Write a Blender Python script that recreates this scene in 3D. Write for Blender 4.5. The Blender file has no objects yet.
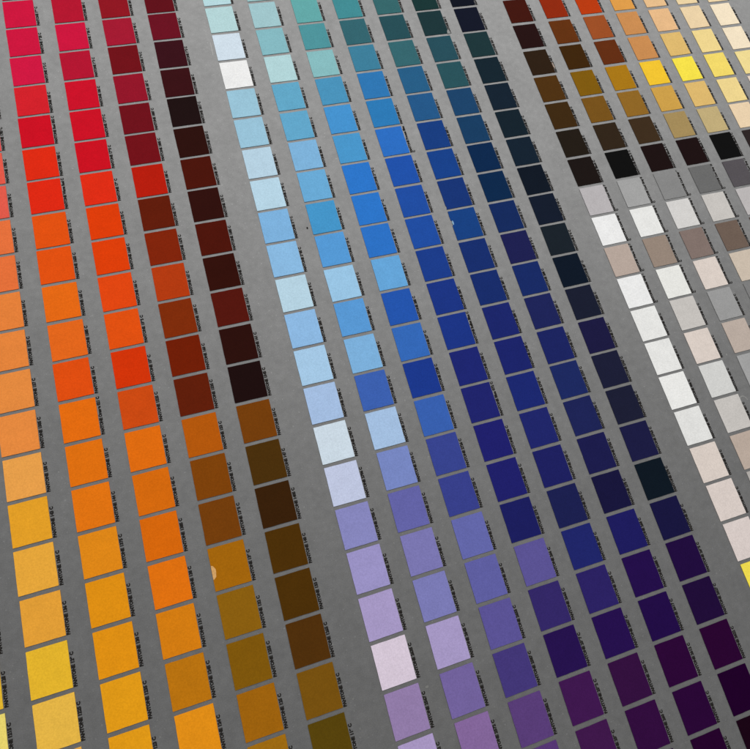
import bpy, bmesh, math, random
from mathutils import Matrix, Vector

random.seed(7)
SC = bpy.context.scene
COL = SC.collection

# ----------------------------------------------------------------- layout
PX, PY = 0.04, 0.03127022159297626          # column and row spacing of the chart (metres)
CW, CH = 0.618 * PX, 0.920 * PY             # one chip
THICK = 0.00035
GAP1, GAP2 = 0.33023324059853565, 0.2773274796598845
# the chips were laid by hand: each block drifts a little from a perfect grid
DRIFT = [
 [[0, .0222553, .0043293, -.0123831, .0142107, .0324861, -.0102304, -.0339052],
  [.0250879, .0481974, .0053412, -.0317298, .0193692, .094677, .009006, -.0492741]],
 [[0, .0016977, .0264451, -.0288317, .0004798, .0106543, .0129007, -.0118584],
  [-.0216373, -.0092613, -.0301003, .0242283, .001099, .0261465, .0821505, -.0083496]],
 [[0, -.0293672, -.0304313, -.0409942, -.0387123, .0664034, .0113589, -.0400614],
  [-.0034503, .0319957, .0184738, .0596266, .0296837, -.0861831, .1718102, .0316768]],
]

def block_of(c):
    return 0 if c < 7 else (1 if c < 14 else 2)

def cell(c, r):
    """top-left corner of a chip on the board (x right, y up)"""
    g = block_of(c)
    u = (c - 7 * g - 3) / 3.0
    v = (r - 11) / 11.0
    b = (1, u, v, u * u, u * v, v * v, v ** 3, u * v * v)
    dx = sum(k * q for k, q in zip(DRIFT[g][0], b))
    dy = sum(k * q for k, q in zip(DRIFT[g][1], b))
    x = c + (GAP1 if g else 0) + (GAP2 if g == 2 else 0) + dx
    return x * PX, -(r + dy) * PY

# ----------------------------------------------------------------- colours (sRGB hex as painted)
# key: column -> (first row, list of colours downwards)
COLOURS = {
 1: (16, "e0a060 e6b830 ecd870"),
 2: (3, "e05458 e05050 e05848 e05a4a e4703c e4703a e4803a e4843c e48a40 e68a40 e8a04c e4a028 e8a83c e4a038 e6b62e e8b848 e8ae4c"),
 3: (-1, "c8143c c8143c c8143c cc1640 d0202a c90f22 dc2a12 dc2812 e05010 e05010 e46814 e2661c e04e10 e46c10 e07010 e27412 e08818 e09014 e29214 e49c18 e49c18"),
 4: (0, "b0142e c8143c b01430 c81028 c81024 c81020 dc2c14 dc3c08 dc3e08 e04610 e05010 d23408 cc4a12 e06c10 d66a0e d8680c e27210 d67e12 bb7410 e49018"),
 5: (0, "8c1420 a01830 6e1018 901428 6c101a 701018 b41c0c 601c0a 80240a b23a10 7e2c0a 701e06 601e0a b4580c 7e420a 743e0c a4660c 8c6010 80580c a0640e a06c12"),
 6: (0, "5e0e18 681020 381018 381014 1e1010 2c100c 4a140a 30100c 4c140a 32100a 54160e 2c100c 1e0e0e 743e0c 4a300c 38200a 4c3008 4c3008 50300c 785210 58440c"),
 7: (0, "b2d3da b0d0d3 ccdae6 e8e8e8 96c0d4 96c0d6 b4cfe0 b4d2e3 7cb0dc 88b8e0 b5d2e2 8cb8e2 a4c8e6 a4bee2 ccdae6 c0c8e2 8888c0 9c94c8 a89ac8 d8cada 947eac ac9ac8"),
 8: (0, "98bcc0 9cc1c7 82b5be aed0d4 60a4c4 60a4c8 7cb0d8 68a8d4 4494c8 5498d4 98c4e4 5898d4 7cb0dc 3c60b0 a4c0e2 7888c4 6464a8 7c78b4 7c7cb8 a89ac8 7464a0 86689e"),
 9: (1, "60a4a4 4c9098 84b8bc 4890b8 4490cc 4894c8 2c74c8 2c74c8 2c70c4 64a4d8 2454ac 3468b8 1c388c 3860b0 384490 38408c 6468ac 6060a4 5c5498 44387a 5a3e7a 583878"),
 10: (1, "408890 32626c 3c7c98 2e74b0 2c78b4 2c6cc0 2050a8 204ca0 204ca0 1c3c8a 1c3482 1c3484 1e2670 20246c 20206c 20206a 1c1e5e 5c5496 342868 26124e 401850 40184c"),
 11: (1, "346468 264c54 34646c 265c84 245686 183c7e 184088 183474 184080 182e6c 182c6a 1c266a 1c246a 1c2870 20266a 1e2060 1c2050 20266a 2c2264 26104e 34103f 320c3e 2c0a38"),
 12: (1, "183434 1c3438 264c58 285058 1c4268 183c60 0c284c 0c284a 152a5c 1e2050 182a64 1e2458 1c2460 1d2960 1e2456 1c1c4c 18163c 1e1c5e 240e4a 220c46 2c0636 2a0636 26022c"),
 13: (1, "101420 121626 1c3438 14242e 142230 14222c 142230 101824 141c2c 1a222a 0e1826 1a1e30 1c1a40 1c1e36 1c1e34 1c1c42 0e1822 18163e 210c3e 200c38 2a0430 200028 1a0414"),
 14: (2, "40140c 241010 2c1e12 4c3010 3c2810 221b14 1c1513 b4b0b2 e8e8e8 b4a49a e8e8e8 e4e4e2 e4e4e2 e8e8e6 e0e0de d8ccc4 d8ccc6 d8ccc8 f0dc50"),
 15: (2, "8c280c 60300f 3c2408 7c580c 74501a 302418 0e0e0e a0a0a0 e4e4e2 948478 e4e4e0 c4c0bc d8ccc4 d0d0ce c4c0bc b8a89c b0aca8"),
 16: (2, "b4380c 984c24 602c10 a47414 8c6424 3c2c1c 1c1010 848484 d0cecc 80706a d8ccc4 989898 b8aaa0 a0a0a0"),
 17: (2, "d89848 c48850 c48850 ecc030 c89c48 a08858 1c0f10 686868 c4c0bc 6c5c52 c8baaa 7c7c7c"),
 18: (2, "e0b888 e0b484 d8b46c f0dc48 d8b46c bca878 0e0e0e 545054 b8b4b4 5c4c44"),
 19: (2, "e4cca0 e4cca4 e8d08c ecd468 e8d08c e4ccaa 2c2424"),
 20: (2, "e8d0a8 ecdcc0 ecdcc0 e8d490 e0d0c0"),
}
HEX = {}
for c, (r0, s) in COLOURS.items():
    for i, h in enumerate(s.split()):
        HEX[(c, r0 + i)] = h

def lin(h):
    out = []
    for i in (0, 2, 4):
        v = int(h[i:i + 2], 16) / 255.0
        out.append(v / 12.92 if v <= 0.04045 else ((v + 0.055) / 1.055) ** 2.4)
    return out

# ----------------------------------------------------------------- the printed reference numbers
def seq(a, step, n=7): return [str(a + step * i) for i in range(n)]
PAGE = {
 0: {-1: seq(203, 1), 0: seq(196, 1), 1: seq(1895, 10), 2: seq(189, 1), 3: seq(182, 1),
     4: ['1767', '1777', '1787', 'Red 032', '1797', '1807', '1817'], 5: ['1765', '1775', '1785', '1788', '1795', '1805', '1815'],
     6: ['176', '177', '178', 'Warm Red', '179', '180', '181'], 7: seq(169, 1), 8: seq(1625, 10), 9: seq(162, 1),
     10: seq(1555, 10), 11: seq(155, 1), 12: ['1485', '1495', '1505', 'Orange 021', '1525', '1535', '1545'],
     13: seq(148, 1), 14: seq(141, 1), 15: seq(1345, 10), 16: seq(134, 1), 17: seq(127, 1), 18: seq(1205, 10),
     19: seq(120, 1), 20: seq(113, 1)},
 1: {0: seq(324, 1), 1: seq(3242, 10), 2: seq(331, 1), 3: seq(317, 1), 4: seq(3105, 10), 5: seq(310, 1),
     6: ['304', '305', '306', 'Process Blue', '307', '308', '309'], 7: seq(2975, 10), 8: seq(297, 1), 9: seq(2905, 10),
     10: seq(290, 1), 11: seq(283, 1), 12: ['277', '278', '279', 'Reflex Blue', '280', '281', '282'], 13: seq(2708, 10),
     14: ['2707', '2717', '2727', 'Blue 072', '2747', '2757', '2767'], 15: seq(2706, 10), 16: seq(2705, 10),
     17: seq(270, 1), 18: seq(263, 1), 19: seq(2635, 10), 20: seq(2567, 10), 21: seq(2562, 10), 22: seq(256, 1), 23: seq(2563, 10)},
 2: {1: seq(476, 1), 2: seq(469, 1), 3: seq(4625, 10), 4: seq(462, 1), 5: seq(455, 1), 6: seq(4485, 10), 7: seq(448, 1),
     8: ['Black', 'Black 2', 'Black 3', 'Black 4', 'Black 5', 'Black 6', 'Black 7'],
     9: ['Cool Gray %d' % k for k in range(7, 14)], 10: ['Cool Gray %d' % k for k in range(1, 8)],
     11: ['Warm Gray %d' % k for k in range(7, 14)], 12: ['Warm Gray %d' % k for k in range(1, 8)],
     13: seq(420, 1), 14: seq(413, 1), 15: seq(406, 1), 16: seq(400, 1), 17: seq(434, 1), 18: seq(441, 1), 19: seq(427, 1), 20: seq(100, 1)},
}

def caption_of(c, r):
    g = block_of(c)
    page = PAGE[g].get(r)
    if not page: return None
    s = 'PANTONE ' + page[c - 7 * g]
    return s + ('\nC' if 'Gray' in s or 'Process' in s else ' C')

# ----------------------------------------------------------------- materials
def new_mat(name):
    m = bpy.data.materials.new(name); m.use_nodes = True
    nt = m.node_tree
    return m, nt, nt.nodes['Principled BSDF'], nt.nodes, nt.links

def board_material():
    m, nt, b, N, L = new_mat('grey_lacquered_board')
    tc = N.new('ShaderNodeTexCoord')
    def noise(scale, detail, rough=0.55):
        n = N.new('ShaderNodeTexNoise'); n.inputs['Scale'].default_value = scale
        n.inputs['Detail'].default_value = detail; n.inputs['Roughness'].default_value = rough
        L.new(tc.outputs['Object'], n.inputs['Vector']); return n.outputs['Fac']
    def ramp(src, p0, v0, p1, v1):
        r = N.new('ShaderNodeMapRange'); r.inputs['From Min'].default_value = p0; r.inputs['From Max'].default_value = p1
        r.inputs['To Min'].default_value = v0; r.inputs['To Max'].default_value = v1
        L.new(src, r.inputs['Value']); return r.outputs['Result']
    def math_(op, a, bb):
        k = N.new('ShaderNodeMath'); k.operation = op
        for i, s in enumerate((a, bb)):
            if isinstance(s, float): k.inputs[i].default_value = s
            else: L.new(s, k.inputs[i])
        return k.outputs[0]
    cloud = ramp(noise(38, 4), 0.3, 0.95, 0.7, 1.05)
    blotch = ramp(noise(190, 3), 0.3, 0.93, 0.7, 1.07)
    grain = ramp(noise(1500, 2), 0.3, 0.90, 0.7, 1.10)
    fleck = ramp(noise(620, 1, 0.4), 0.69, 0.0, 0.78, 0.35)       # pale specks in the paint
    rub = ramp(noise(260, 5, 0.7), 0.60, 0.0, 0.74, 0.20)         # faint rubbed patches
    v = math_('MULTIPLY', math_('MULTIPLY', cloud, blotch), grain)
    v = math_('MULTIPLY', v, math_('ADD', math_('ADD', fleck, rub), 1.0))
    col = N.new('ShaderNodeVectorMath'); col.operation = 'SCALE'
    col.inputs[0].default_value = BOARD_RGB
    L.new(v, col.inputs['Scale']); L.new(col.outputs[0], b.inputs['Base Color'])
    b.inputs['Metallic'].default_value = BOARD_METAL
    L.new(ramp(noise(70, 4), 0.3, BOARD_ROUGH - 0.01, 0.7, BOARD_ROUGH + 0.01), b.inputs['Roughness'])
    bump = N.new('ShaderNodeBump'); bump.inputs['Strength'].default_value = 0.06; bump.inputs['Distance'].default_value = 0.0003
    L.new(noise(900, 3), bump.inputs['Height']); L.new(bump.outputs['Normal'], b.inputs['Normal'])
    return m

def chip_material():
    m, nt, b, N, L = new_mat('matt_printed_ink')
    at = N.new('ShaderNodeAttribute'); at.attribute_name = 'ink'
    geo = N.new('ShaderNodeNewGeometry')
    n = N.new('ShaderNodeTexNoise'); n.inputs['Scale'].default_value = 1100; n.inputs['Detail'].default_value = 2
    n2 = N.new('ShaderNodeTexNoise'); n2.inputs['Scale'].default_value = 90; n2.inputs['Detail'].default_value = 3
    L.new(geo.outputs['Position'], n.inputs['Vector']); L.new(geo.outputs['Position'], n2.inputs['Vector'])
    def rng(src, a, bb):
        r = N.new('ShaderNodeMapRange'); r.inputs['From Min'].default_value = 0.3; r.inputs['From Max'].default_value = 0.7
        r.inputs['To Min'].default_value = a; r.inputs['To Max'].default_value = bb
        L.new(src, r.inputs['Value']); return r.outputs['Result']
    k = N.new('ShaderNodeMath'); k.operation = 'MULTIPLY'
    L.new(rng(n.outputs['Fac'], 0.92, 1.08), k.inputs[0]); L.new(rng(n2.outputs['Fac'], 0.97, 1.03), k.inputs[1])
    sc = N.new('ShaderNodeVectorMath'); sc.operation = 'SCALE'
    L.new(at.outputs['Color'], sc.inputs[0]); L.new(k.outputs[0], sc.inputs['Scale'])
    L.new(sc.outputs[0], b.inputs['Base Color'])
    b.inputs['Roughness'].default_value = 0.85
    b.inputs['Specular IOR Level'].default_value = 0.02
    return m

def plain(name, rgb, rough=0.8, spec=0.05):
    m, nt, b, N, L = new_mat(name)
    n = N.new('ShaderNodeTexNoise'); n.inputs['Scale'].default_value = 700
    geo = N.new('ShaderNodeNewGeometry'); L.new(geo.outputs['Position'], n.inputs['Vector'])
    r = N.new('ShaderNodeMapRange'); r.inputs['To Min'].default_value = 0.75; r.inputs['To Max'].default_value = 1.25
    L.new(n.outputs['Fac'], r.inputs['Value'])
    sc = N.new('ShaderNodeVectorMath'); sc.operation = 'SCALE'; sc.inputs[0].default_value = rgb
    L.new(r.outputs['Result'], sc.inputs['Scale']); L.new(sc.outputs[0], b.inputs['Base Color'])
    b.inputs['Roughness'].default_value = rough; b.inputs['Specular IOR Level'].default_value = spec
    return m

BOARD_RGB = (0.211, 0.211, 0.211)
BOARD_METAL = 0.85
BOARD_ROUGH = 0.66
M_BOARD = board_material()
M_CHIP = chip_material()
M_TEXT = plain('black_caption_ink', (0.017, 0.0150, 0.0138))
M_SCUFF_PAPER = plain('bared_tan_paper', lin('d2a266'))
M_SCUFF_BLUE = plain('bared_pale_blue_paper', lin('84a6c0'))
M_SCUFF_GREY = plain('bared_grey_paper', lin('8e908f'))
M_SCUFF_TAN = plain('bared_dull_tan_paper', lin('aa988a'))
M_SCUFF_WHITE = plain('bared_white_paper', lin('efe6d6'))
M_MARK = plain('rubbed_pale_grey', lin('747472'))
M_SCRATCH_RING = plain('scratch_and_ring_grey', lin('888886'))

def link_mesh(name, bm, mats, parent=None, loc=None):
    me = bpy.data.meshes.new(name); bm.to_mesh(me); bm.free()
    for m in (mats if isinstance(mats, list) else [mats]): me.materials.append(m)
    o = bpy.data.objects.new(name, me); COL.objects.link(o)
    if loc is not None: o.location = loc
    if parent is not None: o.parent = parent
    return o

# ----------------------------------------------------------------- the board
bm = bmesh.new()
x0, x1, y0, y1, zb = -1.1, 1.9, -1.7, 1.1, -0.012
bmesh.ops.create_cube(bm, size=1.0)
bmesh.ops.scale(bm, vec=(x1 - x0, y1 - y0, -zb), verts=bm.verts)
bmesh.ops.translate(bm, vec=((x0 + x1) / 2, (y0 + y1) / 2, zb / 2), verts=bm.verts)
bmesh.ops.bevel(bm, geom=bm.edges[:], offset=0.002, segments=2, affect='EDGES')
board = link_mesh('board', bm, M_BOARD)
board['kind'] = 'structure'
board['label'] = 'flat mid-grey board that carries all the rows of colour chips'

# ----------------------------------------------------------------- camera
RES = (1024, 1023)
cam = bpy.data.cameras.new('camera')
cam.sensor_fit = 'HORIZONTAL'; cam.sensor_width = 36.0; cam.lens = 25.9106627712
cam.clip_start = 0.01; cam.clip_end = 50
camo = bpy.data.objects.new('camera', cam); COL.objects.link(camo)
R = Matrix(((0.9536762816734569, 0.22916829218823032, -0.1948934160740673),
            (-0.2714282830385589, 0.9348302578432138, -0.22895212640971574),
            (0.1297236945982867, 0.27124579789615255, 0.9537282003712853)))
CPOS = Vector((0.26654156408734214, -0.506260835746571, 0.4062341418953136))
camo.matrix_world = Matrix.Translation(CPOS) @ R.to_4x4()
SC.camera = camo
RT = R.transposed()
def project(x, y):
    q = RT @ (Vector((x, y, 0)) - CPOS)
    f = cam.lens / 36.0
    return 0.5 + f * q.x / -q.z, 0.5 - f * q.y / -q.z          # 0..1, y down

def seen_area(c, r):
    """share of the picture a chip takes, clipped to the frame"""
    x, y = cell(c, r)
    poly = [project(x, y), project(x + CW, y), project(x + CW, y - CH), project(x, y - CH)]
    for ax, lim, sign in ((0, 0, 1), (0, 1, -1), (1, 0, 1), (1, 1, -1)):
        out = []
        for i in range(len(poly)):
            a, b = poly[i], poly[(i + 1) % len(poly)]
            ia, ib = sign * (a[ax] - lim) >= 0, sign * (b[ax] - lim) >= 0
            if ia: out.append(a)
            if ia != ib:
                t = (lim - a[ax]) / (b[ax] - a[ax])
                out.append((a[0] + t * (b[0] - a[0]), a[1] + t * (b[1] - a[1])))
        poly = out
        if not poly: return 0.0
    return abs(sum(poly[i][0] * poly[(i + 1) % len(poly)][1] - poly[(i + 1) % len(poly)][0] * poly[i][1]
                   for i in range(len(poly)))) / 2

# ----------------------------------------------------------------- chips
def chip_into(bm, ox, oy, hexcol, seed, bite=None, uvcol=None):
    """one thin chip; ox, oy its centre. bite = nibbled edge as (t0, t1, depth) on the left edge"""
    rnd = random.Random(seed)
    w, h = CW / 2, CH / 2
    rad = 0.00022
    pts = []
    for cx, cy, a0 in ((w, h, 0), (-w, h, 90), (-w, -h, 180), (w, -h, 270)):
        sx, sy = math.copysign(1, cx), math.copysign(1, cy)
        for k in range(3):
            a = math.radians(a0 + 45 * k)
            pts.append((cx - sx * rad + rad * math.cos(a), cy - sy * rad + rad * math.sin(a)))
        if bite and a0 == 90:                       # going down the left edge
            t0, t1, dep = bite
            n = 7
            for k in range(n + 1):
                t = t0 + (t1 - t0) * k / n
                d = dep * math.sin(math.pi * k / n) * (0.75 + 0.5 * rnd.random())
                pts.append((-w + d, h - t * CH))
    fine = []                                       # hand-cut edges are never dead straight
    for i, a in enumerate(pts):
        fine.append(a)
        b = pts[(i + 1) % len(pts)]
        d = math.hypot(b[0] - a[0], b[1] - a[1])
        if d > 0.006:
            for k in range(1, 7):
                t = k / 7
                fine.append((a[0] + (b[0] - a[0]) * t + rnd.gauss(0, 0.00004), a[1] + (b[1] - a[1]) * t + rnd.gauss(0, 0.00004)))
    pts = fine
    ang = math.radians(rnd.gauss(0, 0.22))
    jx, jy = rnd.gauss(0, 1) * 0.00010, rnd.gauss(0, 1) * 0.00010
    ca, sa = math.cos(ang), math.sin(ang)
    pts = [(x * ca - y * sa + jx + ox, x * sa + y * ca + jy + oy) for x, y in pts]
    lay = bm.loops.layers.float_color.get('ink') or bm.loops.layers.float_color.new('ink')
    base = [bm.verts.new((x, y, 0.0)) for x, y in pts]
    top = [bm.verts.new((x, y, THICK)) for x, y in pts]
    col = (*lin(hexcol), 1.0)
    faces = [bm.faces.new(top)]
    n = len(pts)
    for i in range(n):
        faces.append(bm.faces.new((base[i], base[(i + 1) % n], top[(i + 1) % n], top[i])))
    for f in faces:
        for l in f.loops: l[lay] = col
    return faces

# caption glyphs come from Blender's built-in typeface
_cache = {}
CAP_SIZE = 0.00292
def caption_mesh(s):
    """flat lettering; local +x runs along the reading direction, lines go down in -y"""
    if s in _cache: return _cache[s]
    cu = bpy.data.curves.new('caption', 'FONT')
    cu.body = s; cu.size = CAP_SIZE; cu.resolution_u = 2; cu.offset = 0.00022
    cu.space_line = 0.85; cu.fill_mode = 'FRONT'
    ob = bpy.data.objects.new('caption_source', cu); COL.objects.link(ob)
    dg = bpy.context.evaluated_depsgraph_get()
    me = bpy.data.meshes.new_from_object(ob.evaluated_get(dg))
    bpy.data.objects.remove(ob); bpy.data.curves.remove(cu)
    vs = [v.co.copy() for v in me.vertices]; fs = [tuple(p.vertices) for p in me.polygons]
    bpy.data.meshes.remove(me)
    first = s.split('\n')[0]
    width = max(v.x for v in vs)
    target = CH * (0.735 * len(first) / 13.0 if len(first) <= 16 else 0.735 * len(first) / 13.0)
    target = min(target, CH * 1.0)
    k = target / width
    _cache[s] = ([(v.x * k, v.y) for v in vs], fs)
    return _cache[s]

def caption_into(bm, s, ox, oy, z=0.00006, mat=0):
    """set a caption up the right-hand side of the chip centred at ox, oy"""
    vs, fs = caption_mesh(s)
    bx = ox + CW / 2 + 0.00050 + CAP_SIZE * 0.72
    by = oy - CH / 2 - 0.0001
    V = [bm.verts.new((bx - y, by + x, z)) for x, y in vs]
    for f in fs:
        try:
            nf = bm.faces.new([V[i] for i in f]); nf.material_index = mat
        except ValueError:
            pass

# ----------------------------------------------------------------- words for the labels
NAMED = [('black', '0e0e0e'), ('brown black', '201412'), ('blue black', '101824'), ('navy', '182a60'), ('midnight blue', '1a1a40'),
 ('royal blue', '204ca4'), ('deep blue', '1c2a78'), ('cornflower blue', '5898d4'), ('bright blue', '2c74c8'), ('sky blue', '7cb0dc'),
 ('pale blue', 'a4c4e6'), ('ice blue', 'ccdcea'), ('pale aqua', 'b4d6d8'), ('aqua', '84b8c0'), ('teal', '4c9098'), ('dark teal', '32606a'),
 ('blackish teal', '1c3438'), ('slate blue', '265880'), ('periwinkle', '7888c4'), ('violet blue', '6464a8'), ('indigo', '3a428c'),
 ('lavender', 'a898c8'), ('pale lilac', 'd8cada'), ('mauve purple', '86689e'), ('purple', '5c3e7c'), ('dark purple', '401850'),
 ('aubergine', '2a0632'), ('deep indigo', '26124e'), ('crimson', 'c8143c'), ('red', 'cc1024'), ('scarlet', 'dc2a12'), ('dark red', '8c1420'),
 ('maroon', '681018'), ('dark maroon', '381014'), ('orange red', 'dc3e08'), ('bright orange', 'e05010'), ('orange', 'e07010'),
 ('amber', 'e29214'), ('golden yellow', 'e8b830'), ('lemon yellow', 'f0dc48'), ('pale yellow', 'e8d48c'), ('coral', 'e05850'),
 ('light orange', 'e4803c'), ('apricot', 'e8a440'), ('rust', 'b23a10'), ('red brown', '80280a'), ('dark red brown', '4c160a'),
 ('ochre brown', 'a0680e'), ('olive brown', '7c580c'), ('brown', '743e0c'), ('dark brown', '4a300c'), ('deep brown', '30200f'),
 ('tan', 'c48850'), ('sand', 'd8b46c'), ('peach', 'e0b484'), ('cream', 'ecdcc0'), ('khaki', 'a08858'), ('beige', 'c8baaa'),
 ('pinkish white', 'd8ccc6'), ('white', 'e8e8e6'), ('pale grey', 'c6c4c0'), ('light grey', 'a0a0a0'), ('mid grey', '808080'),
 ('dark grey', '58545a'), ('taupe', '84746c'), ('pinkish beige', 'b4a69c')]
def lab(h):
    r, g, b = lin(h)
    X = (.4124 * r + .3576 * g + .1805 * b) / .9505; Y = .2126 * r + .7152 * g + .0722 * b
    Z = (.0193 * r + .1192 * g + .9505 * b) / 1.089
    f = lambda t: t ** (1 / 3) if t > .008856 else 7.787 * t + 16 / 116
    return 116 * f(Y) - 16, 500 * (f(X) - f(Y)), 200 * (f(Y) - f(Z))
NLAB = [(n, lab(h)) for n, h in NAMED]
def colour_name(h):
    q = lab(h)
    return min(NLAB, key=lambda t: sum((a - b) ** 2 for a, b in zip(q, t[1])))[0]
ORD = ['first', 'second', 'third', 'fourth', 'fifth', 'sixth', 'seventh', 'eighth', 'ninth', 'tenth', 'eleventh', 'twelfth',
       'thirteenth', 'fourteenth', 'fifteenth', 'sixteenth', 'seventeenth', 'eighteenth', 'nineteenth', 'twentieth',
       'twenty-first', 'twenty-second', 'twenty-third', 'twenty-fourth']
BLOCK = ['red-to-yellow block', 'blue-to-purple block', 'brown-to-white block']
SPECIAL = {
 (5, 16): 'ochre brown chip with a pale worn spot on its left edge',
 (11, 9): 'royal blue chip with a small pale nick in its left edge',
 (18, 5): 'bright lemon yellow chip beside a golden yellow chip near the top right',
 (17, 5): 'golden yellow chip left of the bright lemon yellow chip near the top right',
 (14, 20): 'yellow chip at the right edge of the photo under pinkish white chips',
 (7, 19): 'pale pinkish lilac chip among lavender chips near the bottom',
 (9, 10): 'light sky blue chip with royal blue chips above and below it',
 (7, 3): 'white chip among pale aqua chips near the top',
 (12, 2): 'blackish teal chip with a nibbled grey corner beside its caption',
 (14, 4): 'dark brown chip whose caption has a pale scraped patch',
}

# ----------------------------------------------------------------- which chips are shown
area = {}
for c in range(0, 21):
    for r in range(-4, 27):
        a = seen_area(c, r)
        if a > 0: area[(c, r)] = a
order = sorted(area, key=lambda k: -area[k])
singles = set(order[:300])
shown_cols = {}
for (c, r) in area:
    if area[(c, r)] * 1024 * 1023 > 60: shown_cols.setdefault(c, []).append(r)
for c in shown_cols: shown_cols[c].sort()
cols_in_block = {g: sorted(c for c in shown_cols if block_of(c) == g) for g in range(3)}

def colour_at(c, r):
    if (c, r) in HEX: return HEX[(c, r)]
    rows = [rr for (cc, rr) in HEX if cc == c]
    if not rows: return '909090'
    rr = min(rows, key=lambda q: abs(q - r))
    k = abs(rr - r)
    return HEX[(c, rr + k if (c, rr + k) in HEX and rr > r else (rr - k if (c, rr - k) in HEX else rr))]

def label_for(c, r):
    if (c, r) in SPECIAL: return SPECIAL[(c, r)]
    g = block_of(c)
    n = shown_cols[c].index(r)
    k = cols_in_block[g].index(c)
    return '%s chip, %s from the top in the %s column of the %s' % (colour_name(HEX[(c, r)]), ORD[n], ORD[k], BLOCK[g])

BITES = {(11, 9): (0.30, 0.50, 0.0016), (11, 8): (0.86, 0.99, 0.0005)}
chips = {}
for (c, r) in sorted(singles):
    x, y = cell(c, r)
    cx, cy = x + CW / 2, y - CH / 2
    bm = bmesh.new()
    chip_into(bm, 0, 0, colour_at(c, r), c * 100 + r, BITES.get((c, r)))
    o = link_mesh('colour_chip', bm, M_CHIP, loc=(cx, cy, 0.00002))
    o['label'] = label_for(c, r); o['category'] = 'colour chip'; o['group'] = 'colour chips in rows on the grey board'
    chips[(c, r)] = o
    s = caption_of(c, r)
    if s:
        bm = bmesh.new(); caption_into(bm, s, 0, 0)
        link_mesh('caption', bm, M_TEXT, parent=o)

# worn spots where the ink has come away
def worn(parent, name, pts, mat, z=THICK + 0.00004):
    bm = bmesh.new()
    lo = [bm.verts.new((x, y, z - 0.00003)) for x, y in pts]; hi = [bm.verts.new((x, y, z)) for x, y in pts]
    bm.faces.new(hi)
    for i in range(len(pts)):
        bm.faces.new((lo[i], lo[(i + 1) % len(pts)], hi[(i + 1) % len(pts)], hi[i]))
    bmesh.ops.recalc_face_normals(bm, faces=bm.faces)
    return link_mesh(name, bm, mat, parent=parent)
def spot(cx, cy, rx, ry, n=16, seed=1, x_min=None):
    rnd = random.Random(seed); out = []
    for i in range(n):
        a = 2 * math.pi * i / n; k = 0.85 + 0.3 * rnd.random()
        px = cx + rx * k * math.cos(a)
        if x_min is not None: px = max(px, x_min)
        out.append((px, cy + ry * k * math.sin(a)))
    return out
W2, H2 = CW / 2, CH / 2
o = worn(chips[(5, 16)], 'worn_spot', spot(-W2 + 0.0002, -H2 + CH * 0.44, 0.0028, 0.0045, seed=3, x_min=-W2 + 0.00005), M_SCUFF_PAPER); o['label'] = 'pale tan worn spot'
o = worn(chips[(11, 9)], 'worn_spot', spot(-W2 + 0.0013, H2 - CH * 0.40, 0.0007, 0.0021, seed=5), M_SCUFF_BLUE); o['label'] = 'pale blue nick'
worn(chips[(12, 2)], 'worn_spot', [(W2 - .0018, -H2 - .0003), (W2 + .0012, -H2 - .0004), (W2 + .0017, -H2 + .0016), (W2 + .0010, -H2 + .0042), (W2 + .0002, -H2 + .0052),
     (W2 - .0005, -H2 + .0036), (W2 - .0012, -H2 + .0030), (W2 - .0014, -H2 + .0012)], M_SCUFF_GREY)
worn(chips[(14, 4)], 'worn_spot', spot(W2 + 0.0013, -H2 + 0.0085, 0.0006, 0.0040, seed=9), M_SCUFF_TAN, z=0.00012)
if (18, 2) in chips:
    worn(chips[(18, 2)], 'worn_spot', [(-W2 + .0002, -H2 + .0002), (-W2 + .0048, -H2 + .0004), (-W2 + .0046, -H2 + .0040), (-W2 + .0022, -H2 + .0100),
          (-W2 + .0016, -H2 + .0190), (-W2 + .0002, -H2 + .0240)], M_SCUFF_WHITE)
    chips[(18, 2)]['label'] = 'peach chip with a whitish worn left corner, cropped by the top edge'

# old scratches and rubbed specks in the board's paint, and a pale ring
def board_mark(name, pts, mat=M_MARK): return worn(board, name, pts, mat, z=0.00004)
board_mark('scratch', [(.3215, -.38555), (.3270, -.38960), (.33265, -.39395), (.33250, -.39425), (.3268, -.39000), (.3213, -.38590)], M_SCRATCH_RING)
board_mark('scratch', [(.28850, -.0700), (.28890, -.0700), (.28845, -.0850), (.28805, -.0850)], plain('scratched_light_grey', lin('b0b0ae')))
for k, (mx, my, a, b) in enumerate([(.6957, -.3723, .0010, .0013), (.6563, -.4652, .0011, .0012), (.6122, -.4036, .0009, .0008), (.3235, -.6314, .0017, .0011),
        (.2665, -.6219, .0018, .0009), (.2732, -.6228, .0010, .0007), (.5040, -.4480, .0010, .0015), (.5075, -.4700, .0012, .0010), (.4150, -.5160, .0009, .0006)]):
    board_mark('rubbed_speck', spot(mx, my, a * .8, b * .8, n=10, seed=20 + k), M_SCRATCH_RING if my > -.5 else M_MARK)
board_mark('dark_speck', spot(.32885, -.2721, .0007, .0013, n=8, seed=40), M_TEXT)
arc = [(.65298 + .0042 * math.cos(t), -.5078 + .0052 * math.sin(t)) for t in [math.radians(150 - 12 * i) for i in range(13)]]
arc += [(.65298 + .0034 * math.cos(t), -.5078 + .0043 * math.sin(t)) for t in [math.radians(6 + 12 * i) for i in range(13)]]
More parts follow.
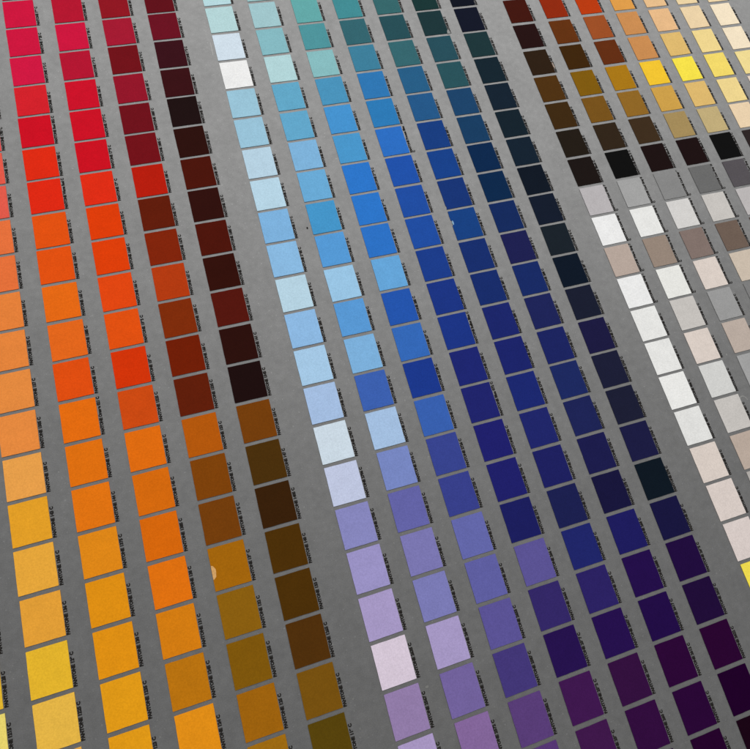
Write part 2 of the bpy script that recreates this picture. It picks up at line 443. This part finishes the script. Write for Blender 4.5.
board_mark('pale_ring', arc, M_SCRATCH_RING)  # partial ring in pale grey, laid flat on the board

# ----------------------------------------------------------------- the rest of the chart as one stuff object
bm = bmesh.new(); bm.loops.layers.float_color.new('ink')
rest = [k for k in order[300:]]
for c in range(0, 21):                                   # rows that run on past the frame
    g = block_of(c)
    rows = [r for (cc, r) in area if cc == c]
    lo, hi = (min(rows), max(rows)) if rows else (16, 18)
    for r in list(range(lo - 3, lo)) + list(range(hi + 1, hi + 4)):
        if (c, r) not in singles and (c, r) not in rest: rest.append((c, r))
for c, r in rest:
    x, y = cell(c, r)
    chip_into(bm, x + CW / 2, y - CH / 2, colour_at(c, r), c * 100 + r)
nchip = len(bm.faces)
for c, r in rest:
    s = caption_of(c, r)
    if s:
        x, y = cell(c, r); caption_into(bm, s, x + CW / 2, y - CH / 2, mat=1)
o = link_mesh('outer_colour_chips', bm, [M_CHIP, M_TEXT], loc=(0, 0, 0.00002))
o['kind'] = 'stuff'; o['category'] = 'colour chips'
o['label'] = 'remaining small or cropped colour chips along the edges of the chart'

# ----------------------------------------------------------------- light
w = bpy.data.worlds.new('World'); SC.world = w; w.use_nodes = True
bg = w.node_tree.nodes['Background']
bg.inputs['Color'].default_value = (1.0, 1.0, 1.0, 1); bg.inputs['Strength'].default_value = 0.362
def area_lamp(name, loc, target, sx, sy, power, col=(1, 1, 1)):
    l = bpy.data.lights.new(name, 'AREA'); l.shape = 'RECTANGLE'; l.size = sx; l.size_y = sy; l.energy = power; l.color = col
    ob = bpy.data.objects.new(name, l); COL.objects.link(ob); ob.location = loc
    ob.rotation_euler = (Vector(target) - Vector(loc)).to_track_quat('-Z', 'Y').to_euler()
    return ob
area_lamp('unseen_area_lamp', (1.5, 3.2, 3.4), (0.45, -0.3, 0), 8.5, 3.4, 360.0, (1.0, 0.995, 0.98))  # unseen soft lamp, added to light the chips and grade the board's sheen

SC.view_settings.view_transform = 'Standard'; SC.view_settings.look = 'None'
SC.view_settings.exposure = 0.0; SC.view_settings.gamma = 1.0
SC.render.resolution_x, SC.render.resolution_y = RES
